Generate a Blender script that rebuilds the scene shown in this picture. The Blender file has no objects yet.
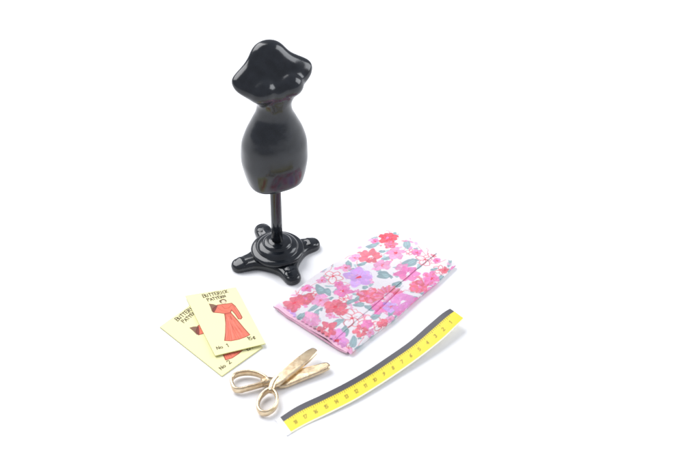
import bpy, math, random
import numpy as np
from mathutils import Vector

# ------------------------------------------------------------------ scene, camera, light
# one unit = one centimetre (a dolls' house sewing set, about 11 cm tall)
scn = bpy.context.scene
scn.unit_settings.scale_length = 0.01
C = scn.collection
PITCH = math.radians(40.0)
FPX = 1650.0
DIST = 68.75
CAM = np.array([0.0, -DIST * math.cos(PITCH), DIST * math.sin(PITCH)])
cam_data = bpy.data.cameras.new("camera")
cam_data.sensor_width = 36.0
cam_data.lens = 36.0 * FPX / 700.0
cam_data.clip_start = 1.0
cam_data.clip_end = 2000.0
cam = bpy.data.objects.new("camera", cam_data)
C.objects.link(cam)
cam.location = CAM
cam.rotation_euler = (math.radians(90) - PITCH, 0, 0)
scn.camera = cam
cam_data.dof.use_dof = True
cam_data.dof.focus_distance = 68.0
cam_data.dof.aperture_fstop = 0.22

world = bpy.data.worlds.new("World")
scn.world = world
world.use_nodes = True
wn, wl = world.node_tree.nodes, world.node_tree.links
bg = wn["Background"]
bg.inputs[0].default_value = (0.86, 0.89, 1.0, 1)
bg.inputs[1].default_value = 0.46


def area(name, loc, target, size, power, col):
    l = bpy.data.lights.new(name, 'AREA')
    l.shape = 'RECTANGLE'
    l.size, l.size_y = size
    l.energy = power
    l.color = col
    o = bpy.data.objects.new(name, l)
    C.objects.link(o)
    o.location = loc
    d = Vector(target) - Vector(loc)
    o.rotation_euler = d.to_track_quat('-Z', 'Y').to_euler()
    return o


area("softbox", (-78, 74, 118), (0, 2, 0), (140, 120), 300000, (0.985, 0.985, 1.0))
area("right_fill", (120, 30, 70), (-2, 0, 5), (80, 90), 110000, (0.93, 0.96, 1.0))  # unseen cool area lamp filling from the right, no window there
vs = scn.view_settings
vs.view_transform = 'Standard'
vs.look = 'None'
vs.exposure = 0.12
vs.gamma = 1.0
scn.cycles.use_denoising = True


# ------------------------------------------------------------------ helpers
def P(px, py, z=0.0):
    """Point at height z measured from the photograph (700 px wide)."""
    s, c = math.sin(PITCH), math.cos(PITCH)
    a, b = px - 350.0, 234.0 - py
    d = np.array([a, FPX * c + b * s, -FPX * s + b * c])
    t = (z - CAM[2]) / d[2]
    return CAM + d * t


def link_mesh(name, verts, faces, mat, parent=None, smooth=True, cols=None):
    me = bpy.data.meshes.new(name)
    me.from_pydata([tuple(map(float, v)) for v in verts], [], [tuple(map(int, f)) for f in faces])
    me.update()
    if smooth:
        me.polygons.foreach_set("use_smooth", [True] * len(me.polygons))
    if cols is not None:
        a = me.color_attributes.new("print", 'FLOAT_COLOR', 'POINT')
        buf = np.ones((len(verts), 4), dtype=np.float32)
        buf[:, :3] = cols
        a.data.foreach_set("color", buf.ravel())
    me.materials.append(mat)
    o = bpy.data.objects.new(name, me)
    C.objects.link(o)
    if parent is not None:
        o.parent = parent
    return o


def tag(o, label=None, cat=None, group=None, kind=None):
    if label: o["label"] = label
    if cat: o["category"] = cat
    if group: o["group"] = group
    if kind: o["kind"] = kind
    return o


def thing(name, loc, rz, label, cat, group=None):
    o = bpy.data.objects.new(name, None)
    o.empty_display_size = 0.5
    C.objects.link(o)
    o.location = loc
    o.rotation_euler = (0, 0, rz)
    return tag(o, label, cat, group)


def grid_faces(n, m, wrap=False, off=0):
    """faces of an n (rows) x m (columns) vertex grid"""
    i, j = np.meshgrid(np.arange(n - 1), np.arange(m if wrap else m - 1), indexing='ij')
    j2 = (j + 1) % m
    f = np.stack([i * m + j, i * m + j2, (i + 1) * m + j2, (i + 1) * m + j], -1).reshape(-1, 4) + off
    return f


def lathe(profile, seg=96, cx=0, cy=0):
    """(r, z) from top to bottom or bottom to top; closed with a centre fan"""
    V, F = [], []
    a = np.linspace(0, 2 * math.pi, seg, endpoint=False)
    for r, z in profile:
        for t in a:
            V.append((cx + r * math.cos(t), cy + r * math.sin(t), z))
    F += [tuple(f) for f in grid_faces(len(profile), seg, True)]
    F.append(tuple(reversed(range(seg))))
    k = (len(profile) - 1) * seg
    F.append(tuple(range(k, k + seg)))
    return V, F


def smooth_curve(xs, ys, x):
    """monotone-ish cubic (Catmull with finite difference slopes)"""
    xs, ys, x = map(lambda q: np.asarray(q, float), (xs, ys, x))
    h = np.diff(xs)
    d = np.diff(ys) / h
    m = np.zeros_like(xs)
    m[0], m[-1] = d[0], d[-1]
    for i in range(1, len(xs) - 1):
        if d[i - 1] * d[i] <= 0:
            m[i] = 0
        else:
            w1, w2 = 2 * h[i] + h[i - 1], h[i] + 2 * h[i - 1]
            m[i] = (w1 + w2) / (w1 / d[i - 1] + w2 / d[i])
    k = np.clip(np.searchsorted(xs, x) - 1, 0, len(h) - 1)
    t = (x - xs[k]) / h[k]
    return ((1 + 2 * t) * (1 - t) ** 2 * ys[k] + t * (1 - t) ** 2 * h[k] * m[k]
            + t * t * (3 - 2 * t) * ys[k + 1] + t * t * (t - 1) * h[k] * m[k + 1])


def noise2(x, y, seed=0, n=7, f=1.0):
    r = np.random.RandomState(seed)
    s = 0
    for _ in range(n):
        a = r.uniform(0, 2 * math.pi)
        k = f * r.uniform(0.5, 1.5)
        s = s + np.sin(k * (np.cos(a) * x + np.sin(a) * y) + r.uniform(0, 6.28))
    return s / n


# ------------------------------------------------------------------ painting on a fine vertex grid
class Canvas:
    """a printed surface in the thing's own centimetres, kept as an array and
    handed to the mesh as a colour attribute"""
    def __init__(self, x0, x1, y0, y1, step, base):
        self.x = np.arange(x0, x1 + step * .5, step)
        self.y = np.arange(y0, y1 + step * .5, step)
        self.s = step
        self.a = np.ones((len(self.y), len(self.x), 3)) * np.array(base)
        self.rs = np.random.RandomState(5)

    def _win(self, x0, x1, y0, y1):
        i0, i1 = np.searchsorted(self.x, [x0, x1])
        j0, j1 = np.searchsorted(self.y, [y0, y1])
        if i1 <= i0 or j1 <= j0:
            return None
        X, Y = np.meshgrid(self.x[i0:i1], self.y[j0:j1])
        return slice(j0, j1), slice(i0, i1), X, Y

    def blend(self, w, mask, col, al=1.0):
        m = (np.clip(mask, 0, 1) * al)[..., None]
        self.a[w[0], w[1]] = self.a[w[0], w[1]] * (1 - m) + np.array(col) * m

    def ell(self, cx, cy, rx, ry, ang, col, al=1.0, wob=0.0, soft=None):
        R = max(rx, ry) * 1.5 + self.s * 2
        w = self._win(cx - R, cx + R, cy - R, cy + R)
        if w is None: return
        X, Y = w[2] - cx, w[3] - cy
        c, s = math.cos(ang), math.sin(ang)
        u, v = (X * c + Y * s) / rx, (-X * s + Y * c) / ry
        r = np.sqrt(u * u + v * v)
        if wob:
            th = np.arctan2(v, u)
            ph = self.rs.uniform(0, 6.28, 3)
            r = r / (1 + wob * (np.sin(2 * th + ph[0]) + .7 * np.sin(3 * th + ph[1]) + .5 * np.sin(5 * th + ph[2])) / 1.6)
        e = (soft or self.s * 1.1) / min(rx, ry)
        self.blend(w, (1 - r) / e + .5, col, al)

    def line(self, pts, wd, col, al=1.0):
        pts = np.asarray(pts, float)
        R = wd + self.s * 2
        w = self._win(pts[:, 0].min() - R, pts[:, 0].max() + R, pts[:, 1].min() - R, pts[:, 1].max() + R)
        if w is None: return
        D = np.full(w[2].shape, 1e9)
        for a, b in zip(pts[:-1], pts[1:]):
            ab = b - a
            t = np.clip(((w[2] - a[0]) * ab[0] + (w[3] - a[1]) * ab[1]) / max(ab @ ab, 1e-12), 0, 1)
            D = np.minimum(D, np.hypot(w[2] - a[0] - t * ab[0], w[3] - a[1] - t * ab[1]))
        self.blend(w, (wd / 2 - D) / self.s + .5, col, al)

    def poly(self, pts, col, al=1.0):
        pts = np.asarray(pts, float)
        R = self.s * 2
        w = self._win(pts[:, 0].min() - R, pts[:, 0].max() + R, pts[:, 1].min() - R, pts[:, 1].max() + R)
        if w is None: return
        X, Y = w[2], w[3]
        inside = np.zeros(X.shape, bool)
        D = np.full(X.shape, 1e9)
        n = len(pts)
        for k in range(n):
            a, b = pts[k], pts[(k + 1) % n]
            cond = ((a[1] > Y) != (b[1] > Y))
            with np.errstate(divide='ignore', invalid='ignore'):
                xi = (b[0] - a[0]) * (Y - a[1]) / (b[1] - a[1]) + a[0]
            inside ^= cond & (X < xi)
            ab = b - a
            t = np.clip(((X - a[0]) * ab[0] + (Y - a[1]) * ab[1]) / max(ab @ ab, 1e-12), 0, 1)
            D = np.minimum(D, np.hypot(X - a[0] - t * ab[0], Y - a[1] - t * ab[1]))
        self.blend(w, np.where(inside, D, -D) / self.s + .5, col, al)

    def sample(self, X, Y):
        fx = np.clip((X - self.x[0]) / self.s, 0, len(self.x) - 1.001)
        fy = np.clip((Y - self.y[0]) / self.s, 0, len(self.y) - 1.001)
        i, j = fx.astype(int), fy.astype(int)
        u, v = (fx - i)[..., None], (fy - j)[..., None]
        A = self.a
        return (A[j, i] * (1 - u) * (1 - v) + A[j, i + 1] * u * (1 - v)
                + A[j + 1, i] * (1 - u) * v + A[j + 1, i + 1] * u * v)


# stroke letters on a 4 x 6 cell, y up
GLYPH = {
    'B': [[(0, 0), (0.1, 6), (2.4, 5.9), (3, 4.7), (2.2, 3.3), (0.2, 3.1)], [(2.0, 3.2), (3.4, 2.1), (2.9, .5), (-.2, 0)]],
    'U': [[(0, 5), (.1, 1), (1.2, 0), (2.5, .8), (2.6, 5)], [(2.6, 1), (3, 0)]],
    'T': [[(1.6, 0), (1.5, 6)], [(0, 5), (3.2, 5.3)]],
    'E': [[(3, .2), (.3, 0), (.3, 5), (2.9, 5.2)], [(.3, 2.6), (2.4, 2.8)]],
    'R': [[(0, 0), (.2, 5.2), (2.4, 5), (2.5, 3.2), (.3, 2.6), (3, 0)]],
    'I': [[(.8, 0), (.9, 5)]],
    'C': [[(3, 4.6), (1.6, 5.2), (.2, 3.4), (.4, .9), (1.6, 0), (3, .6)]],
    'K': [[(.1, 0), (.2, 5.6)], [(2.8, 5.2), (.3, 2.4), (3, 0)]],
    'P': [[(0, -.4), (.2, 6), (2.8, 5.8), (3, 3.6), (.2, 3)]],
    'A': [[(0, 0), (1.6, 5.2), (3.2, 0)], [(.7, 1.8), (2.7, 1.9)]],
    'N': [[(0, 0), (.2, 5), (2.7, .2), (3, 5.2)]],
    'o': [[(1.6, 0), (.3, 1), (.5, 2.8), (1.8, 3.2), (2.8, 2), (2.6, .6), (1.6, 0)]],
    '0': [[(1.5, 0), (.2, 1.5), (.2, 4.5), (1.5, 6), (2.8, 4.5), (2.8, 1.5), (1.5, 0)]],
    '1': [[(.6, 4.8), (1.7, 6), (1.7, 0)]],
    '2': [[(.1, 4.7), (1.4, 6), (2.8, 4.7), (2.4, 3), (0, 0), (3, 0)]],
    '3': [[(.1, 5.4), (1.6, 6), (2.7, 4.7), (1.2, 3.2), (2.9, 1.7), (1.6, 0), (0, .7)]],
    '4': [[(2.2, 0), (2.2, 6), (0, 2), (3, 2)]],
    '5': [[(2.8, 6), (.4, 6), (.2, 3.3), (1.8, 3.6), (2.9, 2), (1.7, 0), (0, .6)]],
    '6': [[(2.6, 5.8), (.8, 4.2), (.1, 1.7), (1.4, 0), (2.8, 1.4), (1.8, 3.2), (.3, 2.3)]],
    '7': [[(0, 6), (3, 6), (1.1, 0)]],
    '8': [[(1.5, 3.2), (.2, 4.5), (1.5, 6), (2.8, 4.5), (1.5, 3.2), (.1, 1.5), (1.5, 0), (2.9, 1.5), (1.5, 3.2)]],
    '9': [[(.3, .2), (2.1, 1.8), (2.9, 4.4), (1.6, 6), (.2, 4.6), (1.2, 2.9), (2.7, 3.8)]],
    '¢': [[(2.7, 3.6), (1.4, 4.2), (.3, 2.8), (.5, 1.2), (1.5, .5), (2.8, 1.2)], [(1.2, -.3), (2, 5)]],
    ' ': [],
}


def write(cv, text, x, y, h, ang, wd, col, al=1.0, jit=0.0, adv=4.1, squeeze=1.0):
    k = h / 6.0
    c, s = math.cos(ang), math.sin(ang)
    r = random.Random(len(text) * 7 + int(abs(x) * 100))
    cur = 0
    for ch in text:
        dy = r.uniform(-jit, jit) * 6
        sc = 1 + r.uniform(-jit, jit)
        for st in GLYPH[ch]:
            pts = []
            for (a, b) in st:
                a2, b2 = (cur + a * sc) * k * squeeze, (b * sc + dy) * k
                pts.append((x + a2 * c - b2 * s, y + a2 * s + b2 * c))
            cv.line(pts, wd, col, al)
        cur += adv if ch not in 'I1' else adv * .7
    return cur * k


# ------------------------------------------------------------------ materials
def material(name, col=(.8, .8, .8), rough=.5, metal=0.0, spec=.5, attr=None):
    m = bpy.data.materials.new(name)
    m.use_nodes = True
    n, l = m.node_tree.nodes, m.node_tree.links
    b = n["Principled BSDF"]
    b.inputs["Base Color"].default_value = (*col, 1)
    b.inputs["Roughness"].default_value = rough
    b.inputs["Metallic"].default_value = metal
    b.inputs["Specular IOR Level"].default_value = spec
    if attr:
        a = n.new("ShaderNodeAttribute")
        a.attribute_name = attr
        l.new(a.outputs["Color"], b.inputs["Base Color"])
    return m, n, l, b


def add_bump(n, l, b, scale, strength, dist, detail=3.0, kind='noise'):
    tc = n.new("ShaderNodeTexCoord")
    t = n.new("ShaderNodeTexNoise")
    t.inputs["Scale"].default_value = scale
    t.inputs["Detail"].default_value = detail
    l.new(tc.outputs["Object"], t.inputs["Vector"])
    bp = n.new("ShaderNodeBump")
    bp.inputs["Strength"].default_value = strength
    bp.inputs["Distance"].default_value = dist
    l.new(t.outputs["Fac"], bp.inputs["Height"])
    l.new(bp.outputs["Normal"], b.inputs["Normal"])
    return tc, t, bp


def vary(n, l, b, tc, scale, c1, c2, lo=.35, hi=.65):
    t = n.new("ShaderNodeTexNoise")
    t.inputs["Scale"].default_value = scale
    t.inputs["Detail"].default_value = 4
    l.new(tc.outputs["Object"], t.inputs["Vector"])
    r = n.new("ShaderNodeValToRGB")
    r.color_ramp.elements[0].position = lo
    r.color_ramp.elements[0].color = (*c1, 1)
    r.color_ramp.elements[1].position = hi
    r.color_ramp.elements[1].color = (*c2, 1)
    l.new(t.outputs["Fac"], r.inputs["Fac"])
    l.new(r.outputs["Color"], b.inputs["Base Color"])


M_sheet, n_, l_, b_ = material("white_card_surface", (.93, .93, .93), .75, spec=.2)
add_bump(n_, l_, b_, 6.0, .05, .02)

M_black, n_, l_, b_ = material("black_gloss_paint", (.014, .015, .017), .16, spec=.55)
tc_, t_, bp_ = add_bump(n_, l_, b_, 1.6, .16, .05, 2.0)
vary(n_, l_, b_, tc_, 3.0, (.006, .008, .011), (.013, .016, .021))
mr = n_.new("ShaderNodeMapRange")
mr.inputs["To Min"].default_value = .13
mr.inputs["To Max"].default_value = .19
l_.new(t_.outputs["Fac"], mr.inputs["Value"])
l_.new(mr.outputs["Result"], b_.inputs["Roughness"])

M_gold, n_, l_, b_ = material("pale_gold_metal", (.86, .74, .52), .27, metal=1.0)
tc_, t_, bp_ = add_bump(n_, l_, b_, 40.0, .09, .008, 4.0)
vary(n_, l_, b_, tc_, 5.0, (.62, .47, .30), (.80, .66, .46))

M_card, n_, l_, b_ = material("yellow_card_print", rough=.6, spec=.25, attr="print")
add_bump(n_, l_, b_, 25.0, .12, .01)

M_tape, n_, l_, b_ = material("tape_print", rough=.38, spec=.4, attr="print")
add_bump(n_, l_, b_, 18.0, .10, .01)

M_cloth, n_, l_, b_ = material("printed_cotton", rough=.9, spec=.1, attr="print")
tc = n_.new("ShaderNodeTexCoord")
bumps = []
for d in ('X', 'Y'):
    w = n_.new("ShaderNodeTexWave")
    w.bands_direction = d
    w.inputs["Scale"].default_value = 11.0
    w.inputs["Distortion"].default_value = .6
    l_.new(tc.outputs["Object"], w.inputs["Vector"])
    bumps.append(w)
mx = n_.new("ShaderNodeMath"); mx.operation = 'MAXIMUM'
l_.new(bumps[0].outputs["Fac"], mx.inputs[0]); l_.new(bumps[1].outputs["Fac"], mx.inputs[1])
bp = n_.new("ShaderNodeBump"); bp.inputs["Strength"].default_value = .5; bp.inputs["Distance"].default_value = .015
l_.new(mx.outputs[0], bp.inputs["Height"]); l_.new(bp.outputs["Normal"], b_.inputs["Normal"])

M_lining, n_, l_, b_ = material("pink_lining", (.90, .54, .68), .9, spec=.1)
add_bump(n_, l_, b_, 12.0, .3, .03)

# ------------------------------------------------------------------ the white surface
sv = []
for y in (-220, 420):
    for x in (-380, 380):
        sv.append((x, y, 0))
surf = link_mesh("white_surface", sv, [(0, 1, 3, 2)], M_sheet, smooth=False)
tag(surf, kind="structure")

# ------------------------------------------------------------------ dress form
base_pt = P(277.9, 257.2, 0)
ROT = math.radians(24.0)
form = thing("dress_form", (base_pt[0], base_pt[1], 0), ROT,
             "glossy black miniature dress form on a four footed stand behind the folded floral cloth", "dress form")


def sdf_star(x, y):
    def sm(a, b, k):
        h = np.clip(.5 + .5 * (b - a) / k, 0, 1)
        return b * (1 - h) + a * h - k * h * (1 - h)
    d = np.hypot(x, y) - 1.02
    for dx, dy, L in ((1, 0, 1.50), (-1, 0, 1.66), (0, 1, 1.66), (0, -1, 1.56)):
        t = np.clip(x * dx + y * dy, 0, L)
        r = .56 - .22 * t / L
        d = sm(d, np.hypot(x - t * dx, y - t * dy) - r, .34)
    return d


def star_ring(off, seg=240):
    a = np.linspace(0, 2 * math.pi, seg, endpoint=False)
    lo, hi = np.zeros(seg), np.full(seg, 3.0)
    for _ in range(40):
        mid = (lo + hi) / 2
        ins = sdf_star(mid * np.cos(a), mid * np.sin(a)) < -off
        lo = np.where(ins, mid, lo)
        hi = np.where(ins, hi, mid)
    return lo * np.cos(a), lo * np.sin(a)


V = []
prof = [(.05, 0), (.0, .04), (-.015, .14), (.0, .23), (.035, .29), (.09, .325), (.16, .335), (.24, .34)]
for off, z in prof:
    xs, ys = star_ring(off)
    lift = .06 * np.clip((1.5 - np.hypot(xs, ys)) / .9, 0, 1)
    V += [(x, y, z + (q if z > .2 else 0)) for x, y, q in zip(xs, ys, lift)]
for k in (.75, .5, .2):
    V += [(x * k, y * k, .40) for x, y in zip(xs, ys)]
n_r = len(prof) + 3
F = [tuple(f) for f in grid_faces(n_r, 240, True)]
F.append(tuple(range((n_r - 1) * 240, n_r * 240)))
F.append(tuple(reversed(range(240))))
base = link_mesh("base", V, F, M_black, form)

# stepped round plate on the base
pv, pf = lathe([(1.05, .34), (1.09, .40), (1.09, .47), (1.05, .525), (1.0, .55), (.94, .56), (.87, .575),
                (.845, .60), (.83, .66), (.78, .72), (.70, .76), (.62, .785), (.585, .80), (.575, .82),
                (.565, .84), (.52, .88), (.46, .895), (.36, .90), (.27, .905), (.24, .93), (.15, .94)], 96)
link_mesh("stepped_plate", pv, pf, M_black, base)
for dx, dy, L in ((1, 0, 1.50), (-1, 0, 1.66), (0, 1, 1.66), (0, -1, 1.56)):
    V, nu, nv = [], 32, 20
    for i in range(nv):
        ph = -math.pi / 2 + math.pi * i / (nv - 1)
        for j in range(nu):
            th = 2 * math.pi * j / nu
            cp = math.copysign(abs(math.cos(ph)) ** .65, math.cos(ph))
            u = .42 * cp * math.cos(th)
            v = .325 * cp * math.sin(th)
            z = .20 + .20 * math.copysign(abs(math.sin(ph)) ** .6, math.sin(ph))
            cx = L - .09 + u
            V.append((cx * dx - v * dy, cx * dy + v * dx, max(z - .18 * max(0, u) - .12 * max(0, -u), .005)))
    F = [tuple(f) for f in grid_faces(nv, nu, True)]
    link_mesh("foot", V, F, M_black, base)

pv, pf = lathe([(.225, .93), (.225, 2.0), (.222, 3.4), (.225, 4.3)], 48)
link_mesh("pole", pv, pf, M_black, form)

# torso: rings of (z, centre y, half width, half depth, squareness)
K = [
    (3.98, 0.00, .94, .74, 2.6),
    (4.00, 0.00, 1.02, .82, 2.7),
    (4.07, 0.00, 1.08, .88, 2.7),
    (4.30, 0.00, 1.14, .95, 2.6),
    (4.70, 0.01, 1.24, 1.05, 2.4),
    (5.20, 0.02, 1.31, 1.13, 2.2),
    (5.80, 0.03, 1.30, 1.12, 2.1),
    (6.35, 0.04, 1.17, 1.00, 2.0),
    (6.95, 0.03, .90, .80, 2.0),
    (7.40, 0.01, .71, .65, 2.0),
    (7.72, -.02, .68, .62, 2.0),
    (7.95, -.05, .76, .62, 2.0),
    (8.18, -.04, 1.00, .64, 2.0),
    (8.42, .02, 1.28, .63, 2.1),
    (8.66, .05, 1.52, .60, 2.3),
    (8.82, .10, 1.61, .56, 2.4),
    (8.97, .16, 1.64, .52, 2.4),
    (9.10, .23, 1.57, .49, 2.2),
    (9.22, .31, 1.38, .47, 2.1),
    (9.34, .39, 1.16, .46, 2.0),
    (9.46, .46, .97, .45, 2.0),
    (9.60, .53, .82, .44, 2.0),
    (9.74, .59, .71, .42, 2.0),
    (9.87, .64, .60, .38, 2.0),
    (9.97, .67, .47, .31, 2.0),
    (10.04, .69, .31, .21, 2.0),
    (10.07, .69, .06, .05, 2.0),
]
K = np.array(K)
par = np.arange(len(K), dtype=float)
q = np.linspace(0, len(K) - 1, 200)
Z, CY, AX, AY, SQ = [smooth_curve(par, K[:, c], q) for c in range(5)]
seg = 144
th = np.linspace(0, 2 * math.pi, seg, endpoint=False)
V = []
for z, cy, ax, ay, sq in zip(Z, CY, AX, AY, SQ):
    c, s = np.cos(th), np.sin(th)
    x = ax * np.sign(c) * np.abs(c) ** (2 / sq)
    y = cy + ay * np.sign(s) * np.abs(s) ** (2 / sq)
    # rounded seat at the back of the hips
    y = y + .12 * np.exp(-((z - 5.3) / .7) ** 2) * np.clip(s, 0, 1)
    # shallow hollow of the chest under the neck
    y = y + .10 * np.exp(-((x - .2) / .80) ** 2 - ((z - 9.12) / .20) ** 2) * np.clip(-s * 1.5, 0, 1)
    x = x + .020 * (z - 4.0)
    V += list(zip(x, y, np.full(seg, z)))
F = [tuple(f) for f in grid_faces(len(Z), seg, True)]
F.append(tuple(reversed(range(seg))))
F.append(tuple(range((len(Z) - 1) * seg, len(Z) * seg)))
for bx, by, bz in ((-.56, -.25, 8.57), (.50, -.25, 8.58), (-.03, -.20, 8.47)):        # bust, grown together with the torso by the remesh
    o0, nu, nv = len(V), 40, 24
    for i in range(nv):
        ph = -math.pi / 2 + math.pi * (i + .5) / nv
        for k in range(nu):
            t = 2 * math.pi * k / nu
            V.append((bx + .10 + .60 * math.cos(ph) * math.cos(t), by + .56 * math.cos(ph) * math.sin(t), bz + .50 * math.sin(ph)))
    F += [tuple(f) for f in grid_faces(nv, nu, True, o0)]
    F.append(tuple(reversed(range(o0, o0 + nu))))
    F.append(tuple(range(o0 + (nv - 1) * nu, o0 + nv * nu)))
torso = link_mesh("torso", V, F, M_black, form)
rm = torso.modifiers.new("grow", 'REMESH')
rm.mode = 'VOXEL'
rm.voxel_size = .035
rm.use_smooth_shade = True
sm_ = torso.modifiers.new("smooth", 'SMOOTH')
sm_.factor = .5
sm_.iterations = 80

# ------------------------------------------------------------------ folded floral cloth
cA, cB, cC, cD = P(272, 305, .16), P(388, 228, .18), P(350, 355.5, .08), P(458, 266, .12)
ax_x = (cB - cA)[:2]
LEN = float(np.hypot(*ax_x))
ax_x = ax_x / LEN
ax_y = np.array([ax_x[1], -ax_x[0]])        # towards the front edge
WID = float((cC - cA)[:2] @ ax_y)
LC = np.array([float((cC - cA)[:2] @ ax_x), WID])
LD = np.array([float((cD - cA)[:2] @ ax_x), float((cD - cA)[:2] @ ax_y)])
DC, DD = LC - np.array([0, WID]), LD - np.array([LEN, WID])
cloth_rz = math.atan2(ax_x[1], ax_x[0])
cloth = thing("folded_cloth", (cA[0], cA[1], 0), cloth_rz,
              "folded white cotton cloth printed with pink, red and lilac flowers and grey leaves", "cloth")


def cl(px, py, z=.36):
    """photo point -> cloth centimetres (x along, y across from the far fold)"""
    d = (P(px, py, z) - cA)[:2]
    t = np.array([float(d @ ax_x), float(d @ ax_y)])
    q = t.copy()
    for _ in range(4):
        q = t - warp2(q[0], q[1])
    return float(q[0]), float(q[1])


def warp2(x, y):
    u, v = x / LEN, y / WID
    return np.array([(1 - u) * v * DC[0] + u * v * DD[0], (1 - u) * v * DC[1] + u * v * DD[1]])


WHITE = (.84, .80, .83)
RED = (.80, .10, .14)
CORAL = (.80, .20, .26)
PINK = (.86, .26, .52)
LPINK = (.87, .40, .62)
LILAC = (.66, .40, .80)
TEAL = (.30, .42, .45)
LTEAL = (.42, .58, .60)
cv = Canvas(-.6, LEN + .6, -.9, WID + 1.4, .014, WHITE)
R = random.Random(11)
SC = 1 / 24.5


def jitc(c, a=.10):
    k = 1 + R.uniform(-a, a)
    return tuple(min(.95, v * k) for v in c)


def leaf(px, py, rx, ry, ang, col=TEAL):
    x, y = cl(px, py)
    a = ang if ang is not None else R.uniform(0, 3.14)
    cv.ell(x, y, rx * SC, ry * SC, a, jitc(col), .92, .22)
    cv.ell(x + .25 * rx * SC * math.cos(a), y + .25 * rx * SC * math.sin(a), rx * .5 * SC, ry * .42 * SC, a + .2, LTEAL, .75, .2)
    cv.line([(x - rx * SC * .9 * math.cos(a), y - rx * SC * .9 * math.sin(a)),
             (x + rx * SC * .9 * math.cos(a), y + rx * SC * .9 * math.sin(a))], .022, (.22, .30, .34), .6)


def flower(px, py, r, col, n=5, centre=None, edge=None, squash=.62):
    x, y = cl(px, py)
    r = r * SC * 1.04
    a0 = R.uniform(0, 6.28)
    for k in range(n):
        a = a0 + 2 * math.pi * k / n + R.uniform(-.2, .2)
        rr = r * R.uniform(.88, 1.1)
        cx, cy = x + .58 * rr * math.cos(a), y + .58 * rr * math.sin(a)
        cv.ell(cx, cy, rr * .52, rr * squash * .72, a, jitc(col, .16), .93, .3)
        cv.line([(cx + rr * .5 * math.cos(t) * math.cos(a) - rr * .42 * squash * math.sin(t) * math.sin(a) * 1.6,
                  cy + rr * .5 * math.cos(t) * math.sin(a) + rr * .42 * squash * math.sin(t) * math.cos(a) * 1.6)
                 for t in np.linspace(-1.1, 1.1, 7)], .030, tuple(v * .86 for v in (col if col != LPINK else PINK)), .55)
        if edge:
            cv.ell(cx + .12 * rr * math.cos(a), cy + .12 * rr * math.sin(a), rr * .22, rr * .22, a, edge, .7, .3)
        for _ in range(3):                        # uneven dye on each petal
            b, q = R.uniform(-.5, .5), R.uniform(.35, .95)
            cv.ell(x + q * rr * math.cos(a + b * .7), y + q * rr * math.sin(a + b * .7), rr * R.uniform(.08, .18), rr * R.uniform(.06, .14),
                   a, tuple(min(.92, v * R.choice((.8, 1.15, 1.25)) + R.choice((0, .06))) for v in col), .45, .4)
    for k in range(n):
        a = a0 + 2 * math.pi * (k + .5) / n
        cv.line([(x + .2 * r * math.cos(a), y + .2 * r * math.sin(a)), (x + .85 * r * math.cos(a), y + .85 * r * math.sin(a))],
                .018, tuple(v * .72 for v in col), .5)
    if centre:
        cv.ell(x, y, r * .2, r * .17, 0, centre, .95, .3)
        for k in range(5):
            a = R.uniform(0, 6.28)
            cv.ell(x + r * .32 * math.cos(a), y + r * .32 * math.sin(a), .02, .02, 0, centre, .8)


def outline_flower(px, py, r, col=CORAL, n=5):
    x, y = cl(px, py)
    r = r * SC
    a0 = R.uniform(0, 6.28)
    for k in range(n):
        a = a0 + 2 * math.pi * k / n + R.uniform(-.25, .25)
        pts = []
        rr = r * R.uniform(.85, 1.15)
        for t in np.linspace(0, 2 * math.pi, 14):
            u = rr * .5 * (1 - math.cos(t)) * (1 + .08 * math.sin(3 * t + k))
            v = rr * .34 * math.sin(t)
            pts.append((x + u * math.cos(a) - v * math.sin(a), y + u * math.sin(a) + v * math.cos(a)))
        cv.poly(pts, (.88, .84, .86), .8)
        cv.line(pts, .045, jitc(col, .2), .8)
        cv.line([(x, y), (x + rr * .45 * math.cos(a + .1), y + rr * .45 * math.sin(a + .1))], .024, col, .7)
    cv.ell(x, y, r * .14, r * .14, 0, RED, .8, .3)


def twig(pts, col=CORAL, w=.028):
    cv.line([cl(*p) for p in pts], w, col, .75)


# stems first, then pale outlined blossoms, then leaves, then full blossoms
for _ in range(200):                              # small sprigs, buds and leaf tips filling the ground
    x, y, a = R.uniform(0, LEN), R.uniform(0, WID + .5), R.uniform(0, 3.14)
    k = R.random()
    if k < .40:
        cv.ell(x, y, R.uniform(.07, .17), R.uniform(.05, .09), a, jitc(R.choice((TEAL, LTEAL)), .2), .85, .35)
    elif k < .72:
        cv.ell(x, y, R.uniform(.06, .17), R.uniform(.05, .11), a, jitc(R.choice((PINK, LPINK, LPINK, CORAL))), .8, .4)
    else:
        p = [(x, y)]
        for _k in range(4):
            a += R.uniform(-.7, .7)
            p.append((p[-1][0] + .11 * math.cos(a), p[-1][1] + .11 * math.sin(a)))
        cv.line(p, .032, jitc(CORAL), .75)
        cv.ell(p[-1][0], p[-1][1], .05, .04, a, CORAL, .8, .3)
twig([(305, 292), (312, 286), (318, 283), (330, 283), (340, 280)])
twig([(318, 284), (322, 278), (331, 269), (333, 262)])
twig([(328, 285), (345, 283), (350, 285)])
twig([(345, 312), (356, 310), (362, 318), (372, 320), (384, 318)])
twig([(400, 262), (410, 266), (420, 257), (428, 262), (437, 262), (446, 258)])
twig([(418, 245), (424, 252), (432, 262)])
twig([(283, 308), (295, 318), (305, 322), (318, 330)])
twig([(290, 318), (300, 326), (312, 324), (320, 332)])
twig([(343, 331), (352, 322), (364, 328), (378, 334)])
twig([(396, 296), (405, 290), (418, 292)])
twig([(298, 300), (303, 293), (311, 287)], PINK)
for a in ((333, 277, 10), (352, 319, 11), (372, 323, 12), (425, 259, 9), (303, 322, 8), (440, 268, 7),
          (392, 297, 9), (316, 296, 6), (384, 325, 9), (344, 300, 6), (412, 252, 6), (349, 346, 6)):
    outline_flower(*a)
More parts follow.
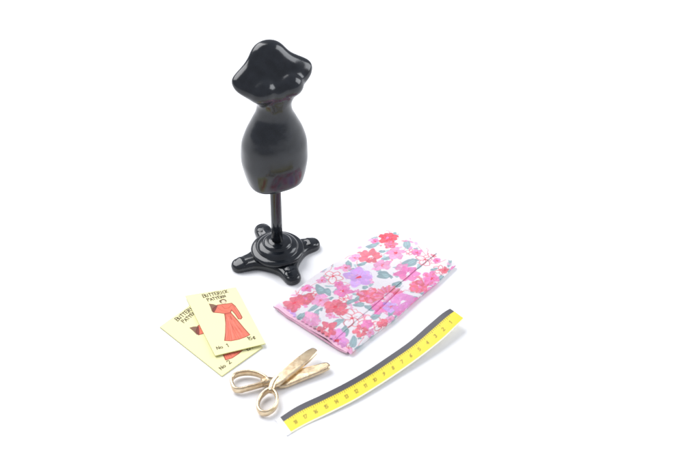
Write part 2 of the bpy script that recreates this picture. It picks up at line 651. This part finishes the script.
for a in ((372.6, 244.7, 6.5, 4.2, .4), (396, 230, 4.5, 2.5, -.3), (407, 244, 8, 3.6, -.9), (382, 251, 3, 2.5, 1),
          (387.5, 258, 5, 2.3, .2), (362, 264, 5, 2.8, .4), (348.7, 264, 6.5, 2.8, -.9), (383.8, 275.3, 8, 5.2, 1.2),
          (397, 284.5, 6, 3.4, .6), (410, 262.7, 8.5, 5.4, .2), (443.5, 276, 5.5, 3.2, -.7), (451, 268, 6, 3, .9),
          (320, 291, 4.4, 8, .3), (327.6, 293, 3.6, 5.5, .3), (350, 303, 5.5, 3, .2), (359, 298.5, 6.5, 3.2, -.2),
          (359, 305.5, 6, 3, .5), (370, 308, 6.5, 3, 1.1), (376, 315, 7, 3.6, .2), (336, 324.5, 9.5, 3.6, .1),
          (344.7, 331.5, 7.5, 3.6, -.5), (316, 315, 6.5, 2.8, -.3), (301, 316, 5, 3.4, 0), (354, 341, 8, 3.8, -.6),
          (366, 346, 9, 3, .75), (392, 311.5, 6, 3.5, -.3), (380, 336, 6, 2.6, .7), (416, 297, 4.5, 2.6, .9),
          (428, 292, 6, 2.4, .8), (365, 288, 3.4, 2.2, .6), (330, 300, 3.6, 2, .3), (400, 319, 5, 2.2, .7),
          (389, 239, 3.2, 1.8, .1), (352, 270, 3.6, 2.4, .8), (313.7, 309, 7, 2.6, -.1), (434, 268, 4, 2, .5)):
    leaf(*a)
for a in ((354.7, 257, 6, LPINK), (382.3, 265, 8, LPINK), (339, 285.5, 5, PINK), (320.5, 301.5, 7.5, LPINK),
          (289.8, 312.5, 7, LILAC), (311, 320, 9, LPINK), (283, 309, 4.5, LPINK), (368, 282, 5, LPINK),
          (416, 303, 9, PINK), (402, 310, 7, PINK), (392, 318, 5, LPINK), (432, 290, 6, PINK),
          (381, 307, 9, PINK), (391, 306, 7, LILAC), (276, 305, 3, PINK), (456, 266, 3.4, PINK),
          (412, 236, 2.6, LPINK), (403, 268, 7, LPINK), (330, 316, 4, LPINK), (372, 332, 5, LPINK),
          (350, 350, 5, LPINK), (422, 300, 6, PINK), (440, 284, 5, PINK)):
    flower(a[0], a[1], a[2], a[3], 5, CORAL if R.random() < .6 else None)
for a in ((307, 289, 5.5, PINK), (346, 268, 5, LPINK), (322, 281, 4.5, LPINK), (417, 252, 5, PINK), (446, 268, 5, CORAL), (437, 259, 4, PINK), (375, 240, 4, PINK)):
    flower(a[0], a[1], a[2], a[3], 5, RED)
flower(395.8, 253, 9, LPINK, 5, RED)
flower(359, 277.5, 12, LILAC, 5, RED, squash=.8)
flower(368, 296.5, 10, CORAL, 5, PINK, LPINK)
flower(408, 274, 11, PINK, 6, WHITE)
flower(403, 301, 12.5, (.84, .34, .66), 5, WHITE, squash=.7)
flower(342.8, 292, 8, PINK, 5, RED)
flower(337, 339.5, 11, (.80, .34, .66), 5, RED)
flower(387.5, 236.5, 9.5, RED, 5, PINK)
flower(391, 244, 6, CORAL, 5, PINK, PINK)
flower(370.4, 256, 10.5, CORAL, 5, WHITE)
flower(420, 285.5, 10, CORAL, 6, PINK, PINK)
flower(432, 277, 9, PINK, 5, RED, CORAL)
flower(294.5, 303.5, 9, CORAL, 6, RED)
flower(306, 299.5, 8, CORAL, 5, PINK)
flower(335.5, 308, 9.5, CORAL, 5, RED)
flower(341, 312.5, 6, CORAL, 5, None)
flower(327, 330, 9, CORAL, 5, WHITE)
flower(361, 330.5, 7, CORAL, 5, WHITE)
flower(384.5, 322, 6, CORAL, 5, None)
flower(367, 324, 5, PINK, 5, None)
# the large half blossom in the middle: a red fan of short strokes
x0, y0 = cl(389, 296)
for k in range(26):
    a = math.radians(-165 + 190 * k / 25) + cloth_rz * 0
    r0, r1 = .25, .56 + .05 * math.sin(k * 2.1)
    cv.line([(x0 + r0 * math.cos(a), y0 + r0 * math.sin(a)), (x0 + r1 * math.cos(a), y0 + r1 * math.sin(a))],
            .075, jitc(CORAL if k % 3 else PINK), .8)
cv.ell(x0, y0, .22, .18, 0, LPINK, .8, .3)
# thread-fine mottling of the dye
cv.a *= (1 + .035 * np.random.RandomState(2).randn(*cv.a.shape[:2]))[..., None]
cv.a = np.clip(cv.a, 0, .95)

NX, NS = 520, 620
xs = np.linspace(0, LEN, NX)


def section(x):
    """cross-section of the folded cloth at x: (y, z, print coordinate)"""
    u = x / LEN
    yl = WID * (.80 - .09 * u)                    # where the free edge lies
    hz = .36 - .03 * u + .035 * math.sin(3.2 * u + .4)
    fy = .05 * math.sin(5 * u + 1) + .03 * math.sin(13 * u)
    by = .05 * math.sin(4 * u) + .025 * math.sin(15 * u + 2)
    W = WID + by
    pts = [(yl - .75, hz - .10), (yl - .35, hz - .065), (yl - .05, hz - .045 - .02 * u), (yl + .15, hz - .05), (yl + .35, hz - .05),
           (W - .28, hz - .10), (W - .10, hz - .15), (W - .01, hz * .45), (W - .06, .07), (W - .25, .03), (W - .8, .022), (W * .5, .022),
           (.6, .022), (.15 + fy, .03), (.03 + fy, .07), (.0 + fy, .15), (.06 + fy, .23), (.22 + fy, .29), (.6, hz - .02), (1.3, hz + .01), (2.2, hz + .02),
           (yl - .5, hz + .005), (yl - .12, hz - .005), (yl, hz - .02)]
    return np.array(pts), yl


V, COL = [], []
for i, x in enumerate(xs):
    pts, yl = section(x)
    seg_l = np.hypot(*np.diff(pts, axis=0).T)
    t = np.concatenate([[0], np.cumsum(seg_l)])
    tt = np.linspace(0, t[-1], NS)
    y = smooth_curve(t, pts[:, 0], tt)
    z = smooth_curve(t, pts[:, 1], tt)
    # which side of the sheet is it: near flap (before the front fold), underside, top
    tf, tb = t[7], t[15]                          # front fold, back fold
    sy = np.where(tt <= tf, pts[7, 0] + .0 - (tf - tt) * 1.0 + 0 * tt, y)
    sy = np.where(tt <= tf, np.minimum(WID + .3, y + (tt > t[5]) * (tt - t[5]) * .6), sy)
    sy = np.where((tt > tf) & (tt < tb), WID + .3 + (tt - tf) * .3, sy)
    sy = np.where(tt >= tb, y, sy)
    # pinked ends
    tri = abs(((tt / .21) % 1) - .5) * 2
    e = .085 * tri * (.7 + .3 * np.sin(tt * 3.1))
    k = 0.0
    if i < 12: k = (12 - i) / 12
    xo = x + e * max(0, 1 - i / 12.0) - e * max(0, 1 - (NX - 1 - i) / 12.0)
    # ripples of the top layer
    top = np.clip((z - .12) / .15, 0, 1)
    dz = top * (.065 * noise2(np.full(NS, x), y, 3, 7, 2.0) + .016 * noise2(np.full(NS, x), y, 8, 7, 7.0))
    # a second tuck beside the free edge
    u = x / LEN
    if .30 < u < .62:
        kk = math.sin(math.pi * (u - .30) / .32) ** .5
        dz = dz - kk * .11 * np.exp(-((y - yl - .22 - .25 * (.62 - u)) / .04) ** 2) * (tt < tf)
    # corners droop / lift
    dz = dz - top * .08 * np.clip((.035 - u) / .035, 0, 1)
    dz = dz + top * (.10 * np.clip((u - .93) / .07, 0, 1) * np.clip((y - WID * .6) / WID, 0, 1)
                     - .10 * np.clip((u - .85) / .15, 0, 1) * np.clip(1 - y / WID, 0, 1)
                     - .10 * np.clip((.06 - u) / .06, 0, 1) * np.clip(1 - y / WID * 1.5, 0, 1))
    wx, wy = warp2(xo, y)
    V += list(zip(xo + wx, -(y + wy), np.maximum(z + dz, .018)))
    COL.append(cv.sample(np.full(NS, x), sy))
COL = np.concatenate(COL)
F = grid_faces(NX, NS)
sheet = link_mesh("printed_sheet", V, F, M_cloth, cloth, cols=COL)
so = sheet.modifiers.new("thickness", 'SOLIDIFY')
so.thickness = .022
so.offset = 0

# pink lining between the layers
V, n1, n2 = [], 120, 60
for i in range(n1):
    u = i / (n1 - 1)
    x = -.05 + (LEN - .35) * u
    for j in range(n2):
        a = 2 * math.pi * j / n2
        c, s = math.cos(a), math.sin(a)
        W = WID - .30
        y = WID / 2 + W / 2 * math.copysign(abs(c) ** .35, c)
        e = min(1, (min(u, 1 - u) / .02 + .25)) ** .4
        z = (.14 + .12 * math.copysign(abs(s) ** .5, s) * e) * (1 - .45 * min(1, max(0, (u - .7) / .25)))
        wx, wy = warp2(x, y)
        V.append((x + wx + .03 * math.sin(y * 5), -(y + wy), z + .01 * math.sin(x * 4 + y * 3) * (s > 0)))
F = [tuple(f) for f in grid_faces(n1, n2, True)]
F.append(tuple(range(n2)))
F.append(tuple(reversed(range((n1 - 1) * n2, n1 * n2))))
link_mesh("lining", V, F, M_lining, cloth)


# ------------------------------------------------------------------ thin printed slabs
def slab(name, TOP, cols, thick, side, mat, parent):
    """TOP: n x m x 3 array of top points; closed slab hanging `thick` below"""
    n, m = TOP.shape[:2]
    top = TOP.reshape(-1, 3)
    bot = top - np.array([0, 0, thick])
    idx = np.arange(n * m).reshape(n, m)
    F = [grid_faces(n, m), grid_faces(n, m)[:, ::-1] + n * m]
    rim = np.concatenate([idx[0, :-1], idx[:-1, -1], idx[-1, :0:-1], idx[:0:-1, 0]])
    # rim gets its own vertices so the edge is crisp and takes the side colour
    r1, r2 = top[rim], bot[rim]
    off = 2 * n * m
    k = len(rim)
    a = np.arange(k)
    b = (a + 1) % k
    F.append(np.stack([off + a, off + k + a, off + k + b, off + b], -1))
    V = np.concatenate([top, bot, r1, r2])
    CC = np.concatenate([cols.reshape(-1, 3), np.ones((n * m, 3)) * np.array(side), np.ones((2 * k, 3)) * np.array(side)])
    F = np.concatenate(F)
    ob = link_mesh(name, V, F, mat, parent, True, CC)
    return ob


# pattern cards --------------------------------------------------------------
YEL = (.86, .83, .46)
INK = (.09, .06, .03)


def card_quad(px, z):
    return [P(x, y, z) for x, y in px]          # far left, far right, near right, near left


front_q = card_quad(((185.3, 296), (236.0, 287.4), (265.6, 344.2), (215.2, 356)), .14)
back_q = card_quad(((159.8, 326.5), (201.0, 297.2), (262.8, 346.8), (221.8, 375.8)), .07)
CW = float(np.hypot(*(front_q[1] - front_q[0])[:2]))
CH = float(np.hypot(*(front_q[3] - front_q[0])[:2]))


def fc0(px, py):
    d = (P(px, py, .14) - front_q[0])[:2]
    M = np.array([(front_q[1] - front_q[0])[:2], (front_q[3] - front_q[0])[:2]]).T
    u, v = np.linalg.solve(M, d)
    return float(u) * CW, -float(v) * CH


def paint_card(num, dy=0.0):
    c = Canvas(0, CW, -CH, 0, .0095, YEL)
    fc = lambda px, py: (fc0(px, py)[0], fc0(px, py)[1] - dy)
    n = noise2(*np.meshgrid(c.x, c.y), 4, 7, 2.5)
    c.a *= (1 + .012 * n)[..., None]
    write(c, "BUTTERICK", *fc0(203.6, 297.8), .20, .03, .036, INK, 1.0, .09, 3.9, .93)
    write(c, "PATTERN", *fc0(208.4, 301.6), .17, .10, .036, INK, 1.0, .09, 3.9, 1.0)
    DR, DK = (.80, .13, .09), (.33, .06, .04)
    sk = [(225.2, 313.8), (231.0, 313.0), (238.5, 321.5), (245, 329.5), (251.3, 336.7), (246, 339), (240, 340.8), (232, 342),
          (225.2, 341.4), (226.2, 333), (226.4, 324)]
    bod = [(217.6, 305.4), (223, 304.6), (228, 304.2), (232, 303.6), (235.5, 306.5), (240, 313), (243, 318.4), (241.8, 320.2),
           (239.4, 320), (236, 315), (232, 310.5), (231, 313.3), (225, 314.2), (221, 313.4), (213.5, 312.6), (213, 309)]
    for pg in (sk, bod):
        q = [fc(*p) for p in pg]
        c.poly(q, DR, .92)
        c.line(q + [q[0]], .042, DK, .95)
    # folds of the skirt, sash and sleeve lines
    for a, b in (((227, 316), (228, 340)), ((228, 316), (232.5, 341)), ((229, 316), (237, 340)), ((230, 316), (242, 339)),
                 ((231, 316), (246, 337)), ((228, 320), (230, 341)), ((230, 322), (240, 340))):
        c.line([fc(*a), fc(*b)], .03, DK, .38)
    for a, b in (((225, 314.3), (231, 313.4)), ((224.6, 315.4), (231.4, 314.6))):
        c.line([fc(*a), fc(*b)], .035, DK, .7)
    c.line([fc(222, 306), fc(225, 309), fc(229, 308.6), fc(232, 305.6)], .03, DK, .6)
    c.line([fc(218, 308), fc(222, 311), fc(228, 312)], .03, DK, .5)
    c.line([fc(233, 305.5), fc(236.5, 311), fc(240.5, 317.5)], .03, DK, .45)
    rr = random.Random(3)
    for _ in range(46):                           # uneven pen strokes following the skirt
        t, b = rr.random(), rr.random()
        x0_, x1_ = 226 + 5 * t, 226.5 + 22 * t
        ya, yb = 316 + 20 * b, 320 + 20 * b
        fa, fb = (ya - 314) / 26, min(1, (yb - 314) / 26)
        c.line([fc(x0_ + (x1_ - x0_) * fa, ya), fc(x0_ + (x1_ - x0_) * fb, min(yb, 339 - 2.5 * t))], .028,
               rr.choice((DK, (.62, .08, .06), (.88, .26, .20), (.88, .22, .16))), .35)
    # lighter streaks of felt pen
    for a, b in (((229, 318), (234, 340)), ((231, 320), (243, 336)), ((227.3, 320), (227, 338)), ((236, 308), (240.5, 316))):
        c.line([fc(*a), fc(*b)], .05, (.88, .24, .18), .5)
    # muff
    c.poly([fc(208.8, 303.8), fc(213.5, 304.4), fc(218, 306), fc(216.5, 309.5), (fc(214.5, 312.8)), fc(212, 311.8), fc(210.6, 307.5)], (.15, .04, .03), .9)
    # head and hair
    hx, hy = fc(223.3, 301.7)
    c.ell(hx, hy, .135, .15, 0, (.16, .09, .05), .95, .1)
    c.ell(hx + .01, hy - .035, .085, .105, 0, (.85, .72, .50), .95, .05)
    c.line([(hx - .03, hy - .03), (hx - .02, hy - .03)], .02, INK, .8)
    c.line([(hx + .04, hy - .03), (hx + .05, hy - .03)], .02, INK, .8)
    c.line([(hx - .01, hy - .09), (hx + .03, hy - .09)], .018, (.6, .1, .08), .8)
    write(c, "No " + num, *(np.array(fc0(217.6, 350.0)) - (0, dy * .3)), .20, .04, .036, INK, 1.0, .1, 3.6, 1.1)
    write(c, "15¢", *(np.array(fc0(249.6, 342.6)) - (0, dy * .8)), .20, .04, .036, INK, 1.0, .1, 3.9, 1.0)
    return c


def pattern_card(quad, z, num, label, warp):
    c = paint_card(num, .20 if num == "2" else 0.0)
    X, Y = np.meshgrid(c.x, c.y)
    q = [(p - quad[0])[:2] for p in quad]
    e = q[1] / np.hypot(*q[1])
    f = np.array([-e[1], e[0]])
    q = [np.array([p @ e, p @ f]) for p in q]     # hand cut, so not quite square
    u, v = (X / CW)[..., None], (-Y / CH)[..., None]
    XY = q[0] * (1 - u) * (1 - v) + q[1] * u * (1 - v) + q[2] * u * v + q[3] * (1 - u) * v
    TOP = np.concatenate([XY, warp(u, v)], -1)
    ob = slab("pattern_card", TOP, c.a, .045, (.62, .60, .26), M_card, None)
    ob.location = (quad[0][0], quad[0][1], z)
    ob.rotation_euler = (0, 0, math.atan2(e[1], e[0]))
    tag(ob, label, "card", "miniature sewing pattern cards")
    return ob


pattern_card(back_q, .055, "2",
             "pale yellow pattern card numbered 2, lying underneath, mostly covered by the other card",
             lambda u, v: .0 + .012 * np.sin(3 * u) + .0 * v)
pattern_card(front_q, .12, "1",
             "pale yellow pattern card numbered 1, lying on top, showing the whole red dress drawing",
             lambda u, v: .012 + .05 * (v - .5) ** 2 * 2 + .02 * u * v)

# tape measure ---------------------------------------------------------------
top_px = [(280.3, 417.3, .05), (295.6, 407.2, .05), (321.3, 395, .05), (346.9, 382.2, .06), (370, 368.8, .08),
          (385, 358.8, .12), (410, 341.3, .22), (431, 323, .34), (444.6, 311.8, .42), (450, 308.6, .44)]
bot_px = [(291.5, 432.6, .05), (304.5, 425.2, .05), (330, 412.8, .09), (355, 400.0, .13), (378, 386.0, .16),
          (394, 375.5, .18), (421, 356.4, .26), (444.6, 337.4, .36), (458.5, 324, .43), (464, 318.6, .44)]
tp = np.array([P(*q) for q in top_px])
bt = np.array([P(*q) for q in bot_px])
arc = np.concatenate([[0], np.cumsum(np.hypot(*np.diff((tp + bt)[:, :2] / 2, axis=0).T))])
TL = float(arc[-1])
TWD = float(np.mean(np.hypot(*(tp - bt)[:, :2].T)))
sN, wN = int(TL / .012), 80
sv_ = np.linspace(0, TL, sN)
A = np.stack([smooth_curve(arc, tp[:, k], sv_) for k in range(3)], -1)
B = np.stack([smooth_curve(arc, bt[:, k], sv_) for k in range(3)], -1)
for _ in range(30):
    A[1:-1] = (A[:-2] + A[2:] + 2 * A[1:-1]) / 4
    B[1:-1] = (B[:-2] + B[2:] + 2 * B[1:-1]) / 4
tc_c = Canvas(0, TL, 0, TWD, .0115, (.88, .72, .055))
# black band along the far edge, pale margin along the near one
tc_c.poly([(-.1, TWD * .70), (TL + .1, TWD * .70), (TL + .1, TWD + .1), (-.1, TWD + .1)], (.085, .083, .094))
tc_c.poly([(-.1, -.1), (TL + .1, -.1), (TL + .1, .045), (-.1, .045)], (.86, .84, .70))
mid = (A + B) / 2
num_px = [(454.5, 319), (446, 327), (437.5, 335.5), (429, 343), (420, 350.5), (411, 357.5), (402, 363), (393.5, 369.5),
          (383.5, 375), (374.5, 380.5), (365.5, 386), (356, 390.5), (347, 394.7), (337, 399.8), (327, 404.7), (317.5, 409.6),
          (307.5, 414.7), (297.5, 420.5)]
spos = []
for (px, py) in num_px:
    best = None
    for k in range(0, sN, 2):
        g = P(px, py, mid[k][2])
        d = (g - mid[k])[:2]
        dd = np.hypot(*d)
        if best is None or dd < best[0]: best = (dd, sv_[k])
    spos.append(best[1])
co = np.polyfit(np.arange(1, 19), spos, 1)
for n in range(1, 19):
    s = co[0] * n + co[1]
    t = str(n)
    k = .17 / 6
    w = (3 if len(t) == 1 else 6.4) * k
    write(tc_c, t, s - w / 2, TWD * .26, .17, 0, .036, (.24, .17, .02), .85, 0, 3.6)
    for m in range(5):
        sx = s - co[0] * .4 + co[0] * m / 5
        L = .085 if m != 2 else .13
        if sx < .03: continue
        tc_c.line([(sx, TWD * .70), (sx, TWD * .70 - L)], .024, (.16, .12, .02), .85)
tapeo = (mid[0] + mid[-1]) / 2
tape = thing("tape_measure", (tapeo[0], tapeo[1], 0), 0,
             "yellow tape measure strip with black edge band, numbered 18 down to 1, beside the scissors", "tape measure")
W_ = np.linspace(0, 1, wN)[None, :, None]
TOP = B[:, None, :] * (1 - W_) + A[:, None, :] * W_
belly = .012 * np.sin(np.pi * np.linspace(0, 1, wN))[None, :]
TOP[..., 2] += belly
sX, sY = np.meshgrid(sv_, np.linspace(0, TWD, wN), indexing='ij')
cols = tc_c.sample(sX, sY)
TOP[..., :2] -= tapeo[:2]
slab("printed_strip", TOP, cols, .045, (.84, .80, .64), M_tape, tape)
# white unprinted tab at the low numbered-out end
d0 = (A[0] - A[12]); d0 = d0 / np.linalg.norm(d0)
tab = []
for i, t in enumerate(np.linspace(.0, .21, 8)):
    row = []
    for j, w in enumerate(np.linspace(0, 1, 24)):
        p = B[0] * (1 - w) + A[0] * w
        d = (mid[0] - mid[14])[:2]; d = d / np.hypot(*d)
        row.append([p[0] + d[0] * (t + .002) - tapeo[0], p[1] + d[1] * (t + .002) - tapeo[1], p[2] - .006 * t / .2])
    tab.append(row)
tab = np.array(tab)
slab("end_tab", tab, np.ones(tab.shape) * .88, .04, (.86, .86, .86), M_tape, tape)

# ------------------------------------------------------------------ scissors
sc_o = P(279, 383, 0)
sciss = thing("scissors", (sc_o[0], sc_o[1], 0), 0,
              "small pale gold scissors lying slightly open in front of the yellow pattern cards", "scissors")


def blade(name, outline, z0, z1, thick, parent, ridge=None):
    """flat bevelled blade from an ordered px outline; z runs z0 (first point side) to z1 (tip)"""
    pts = np.array([P(x, y, z) for x, y, z in outline])
    loc = pts - np.array([sc_o[0], sc_o[1], 0])
    # resample the outline
    n = 90
    q = np.concatenate([loc, loc[:1]])
    t = np.concatenate([[0], np.cumsum(np.linalg.norm(np.diff(q, axis=0), axis=1))])
    tt = np.linspace(0, t[-1], n, endpoint=False)
    L = np.stack([np.interp(tt, t, q[:, k]) for k in range(3)], -1)
    for _ in range(2):
        L = (np.roll(L, 1, 0) + np.roll(L, -1, 0) + 2 * L) / 4
    cen = L.mean(0)
    rings = []
    for off, dz in ((.03, -thick), (.0, -thick + .02), (.0, -.03), (.022, -.006), (.06, .0)):
        nx = []
        for k in range(n):
            tg = L[(k + 1) % n] - L[k - 1]
            nr = np.array([-tg[1], tg[0], 0]); nr /= max(np.linalg.norm(nr), 1e-9)
            nx.append(nr)
        nx = np.array(nx)
        sgn = 1 if np.sum(nx * (cen - L)) > 0 else -1
        rings.append(L + sgn * nx * off + np.array([0, 0, dz]))
    V = np.concatenate(rings)
    F = [tuple(f) for f in grid_faces(len(rings), n, True)]
    F.append(tuple(reversed(range(n))))
    F.append(tuple(range((len(rings) - 1) * n, len(rings) * n)))
    return link_mesh(name, V, F, M_gold, parent, smooth=False)


def band(name, path, w, h, parent, closed=True, sub=14, taper=None):
    """rounded tall bar swept along px points (x, y, z of its middle)"""
    pts = np.array([P(x, y, z) for x, y, z in path]) - np.array([sc_o[0], sc_o[1], 0])
    m = len(pts)
    out = []
    rng = range(m if closed else m - 1)
    for k in rng:
        if closed:
            p0, p1, p2, p3 = pts[(k - 1) % m], pts[k], pts[(k + 1) % m], pts[(k + 2) % m]
        else:
            p0, p1, p2, p3 = pts[max(k - 1, 0)], pts[k], pts[k + 1], pts[min(k + 2, m - 1)]
        for t in np.linspace(0, 1, sub, endpoint=False):
            out.append(.5 * ((2 * p1) + (-p0 + p2) * t + (2 * p0 - 5 * p1 + 4 * p2 - p3) * t * t + (-p0 + 3 * p1 - 3 * p2 + p3) * t ** 3))
    if not closed:
        out.append(pts[-1])
    out = np.array(out)
    n = len(out)
    V, g = [], 20
    for k in range(n):
        if closed:
            tg = out[(k + 1) % n] - out[k - 1]
        else:
            tg = out[min(k + 1, n - 1)] - out[max(k - 1, 0)]
        tg[2] = 0
        nr = np.array([-tg[1], tg[0], 0]); nr /= max(np.linalg.norm(nr), 1e-9)
        f = 1.0 if taper is None else taper[0] + (taper[1] - taper[0]) * k / (n - 1)
        for j in range(g):
            a = 2 * math.pi * j / g
            c, s = math.cos(a), math.sin(a)
            V.append(out[k] + nr * (w / 2) * f * math.copysign(abs(c) ** .7, c)
                     + np.array([0, 0, 1]) * (h / 2) * math.copysign(abs(s) ** .8, s))
    F = [tuple(f) for f in grid_faces(n, g, True)]
    if closed:
        for j in range(g):
            F.append(((n - 1) * g + j, (n - 1) * g + (j + 1) % g, (j + 1) % g, j))
    else:
        F.append(tuple(range(g)))
        F.append(tuple(reversed(range((n - 1) * g, n * g))))
    return link_mesh(name, V, F, M_gold, parent)


# lower half: far finger loop, shank under the crossing, right hand blade
bladeB = blade("blade", [(276, 381.5, .24), (281, 378.5, .24), (290, 372.5, .26), (300.3, 368.2, .27), (312, 365.4, .28), (323, 362.2, .30), (327.4, 361.6, .30),
                         (330.6, 364.6, .29), (329.6, 367.4, .29), (319, 372.2, .27), (307.7, 376.6, .25), (296, 381.4, .24), (286.4, 385.2, .22), (279, 386.2, .22)],
               0, 0, .15, sciss)
band("finger_loop", [(231.6, 381.5, .22), (233.5, 376.6, .22), (240, 373.6, .22), (249, 372.8, .22), (258, 374.4, .22), (264.5, 377.6, .22), (267.5, 380.8, .2),
                     (264, 383.6, .2), (256, 386.2, .2), (247, 388.6, .2), (239.5, 390.3, .2), (234.2, 388.8, .21)], .135, .28, sciss)
band("shank", [(262, 382.6, .2), (268, 381.2, .2), (274, 381.8, .18), (282, 381.4, .16)], .36, .24, sciss, closed=False)
# upper half: near finger loop, raised shank, left hand blade
bladeA = blade("blade", [(272.6, 379.5, .40), (275.7, 374.6, .41), (286.4, 365.2, .43), (296, 357.6, .45), (306.7, 349.8, .47), (312.8, 346.9, .48), (317.2, 348.8, .48),
                         (317.6, 351.4, .48), (310, 359.2, .46), (301.3, 366.6, .44), (292, 374, .42), (284, 380.4, .41), (277.5, 384.6, .40), (273.5, 385, .40)],
               0, 0, .15, sciss)
band("finger_loop", [(270.2, 390.2, .27), (273.6, 391.6, .26), (276.6, 396, .24), (277.0, 402, .22), (274, 408.6, .21), (267.5, 413, .2), (261, 412.6, .2),
                     (258, 408, .2), (258.4, 402, .21), (261, 396.6, .22), (266, 391.8, .25)], .13, .28, sciss)
band("shank", [(270.8, 391.5, .28), (271.6, 387.5, .31), (273.6, 382.5, .34), (277.5, 377.5, .36)], .26, .22, sciss, closed=False)
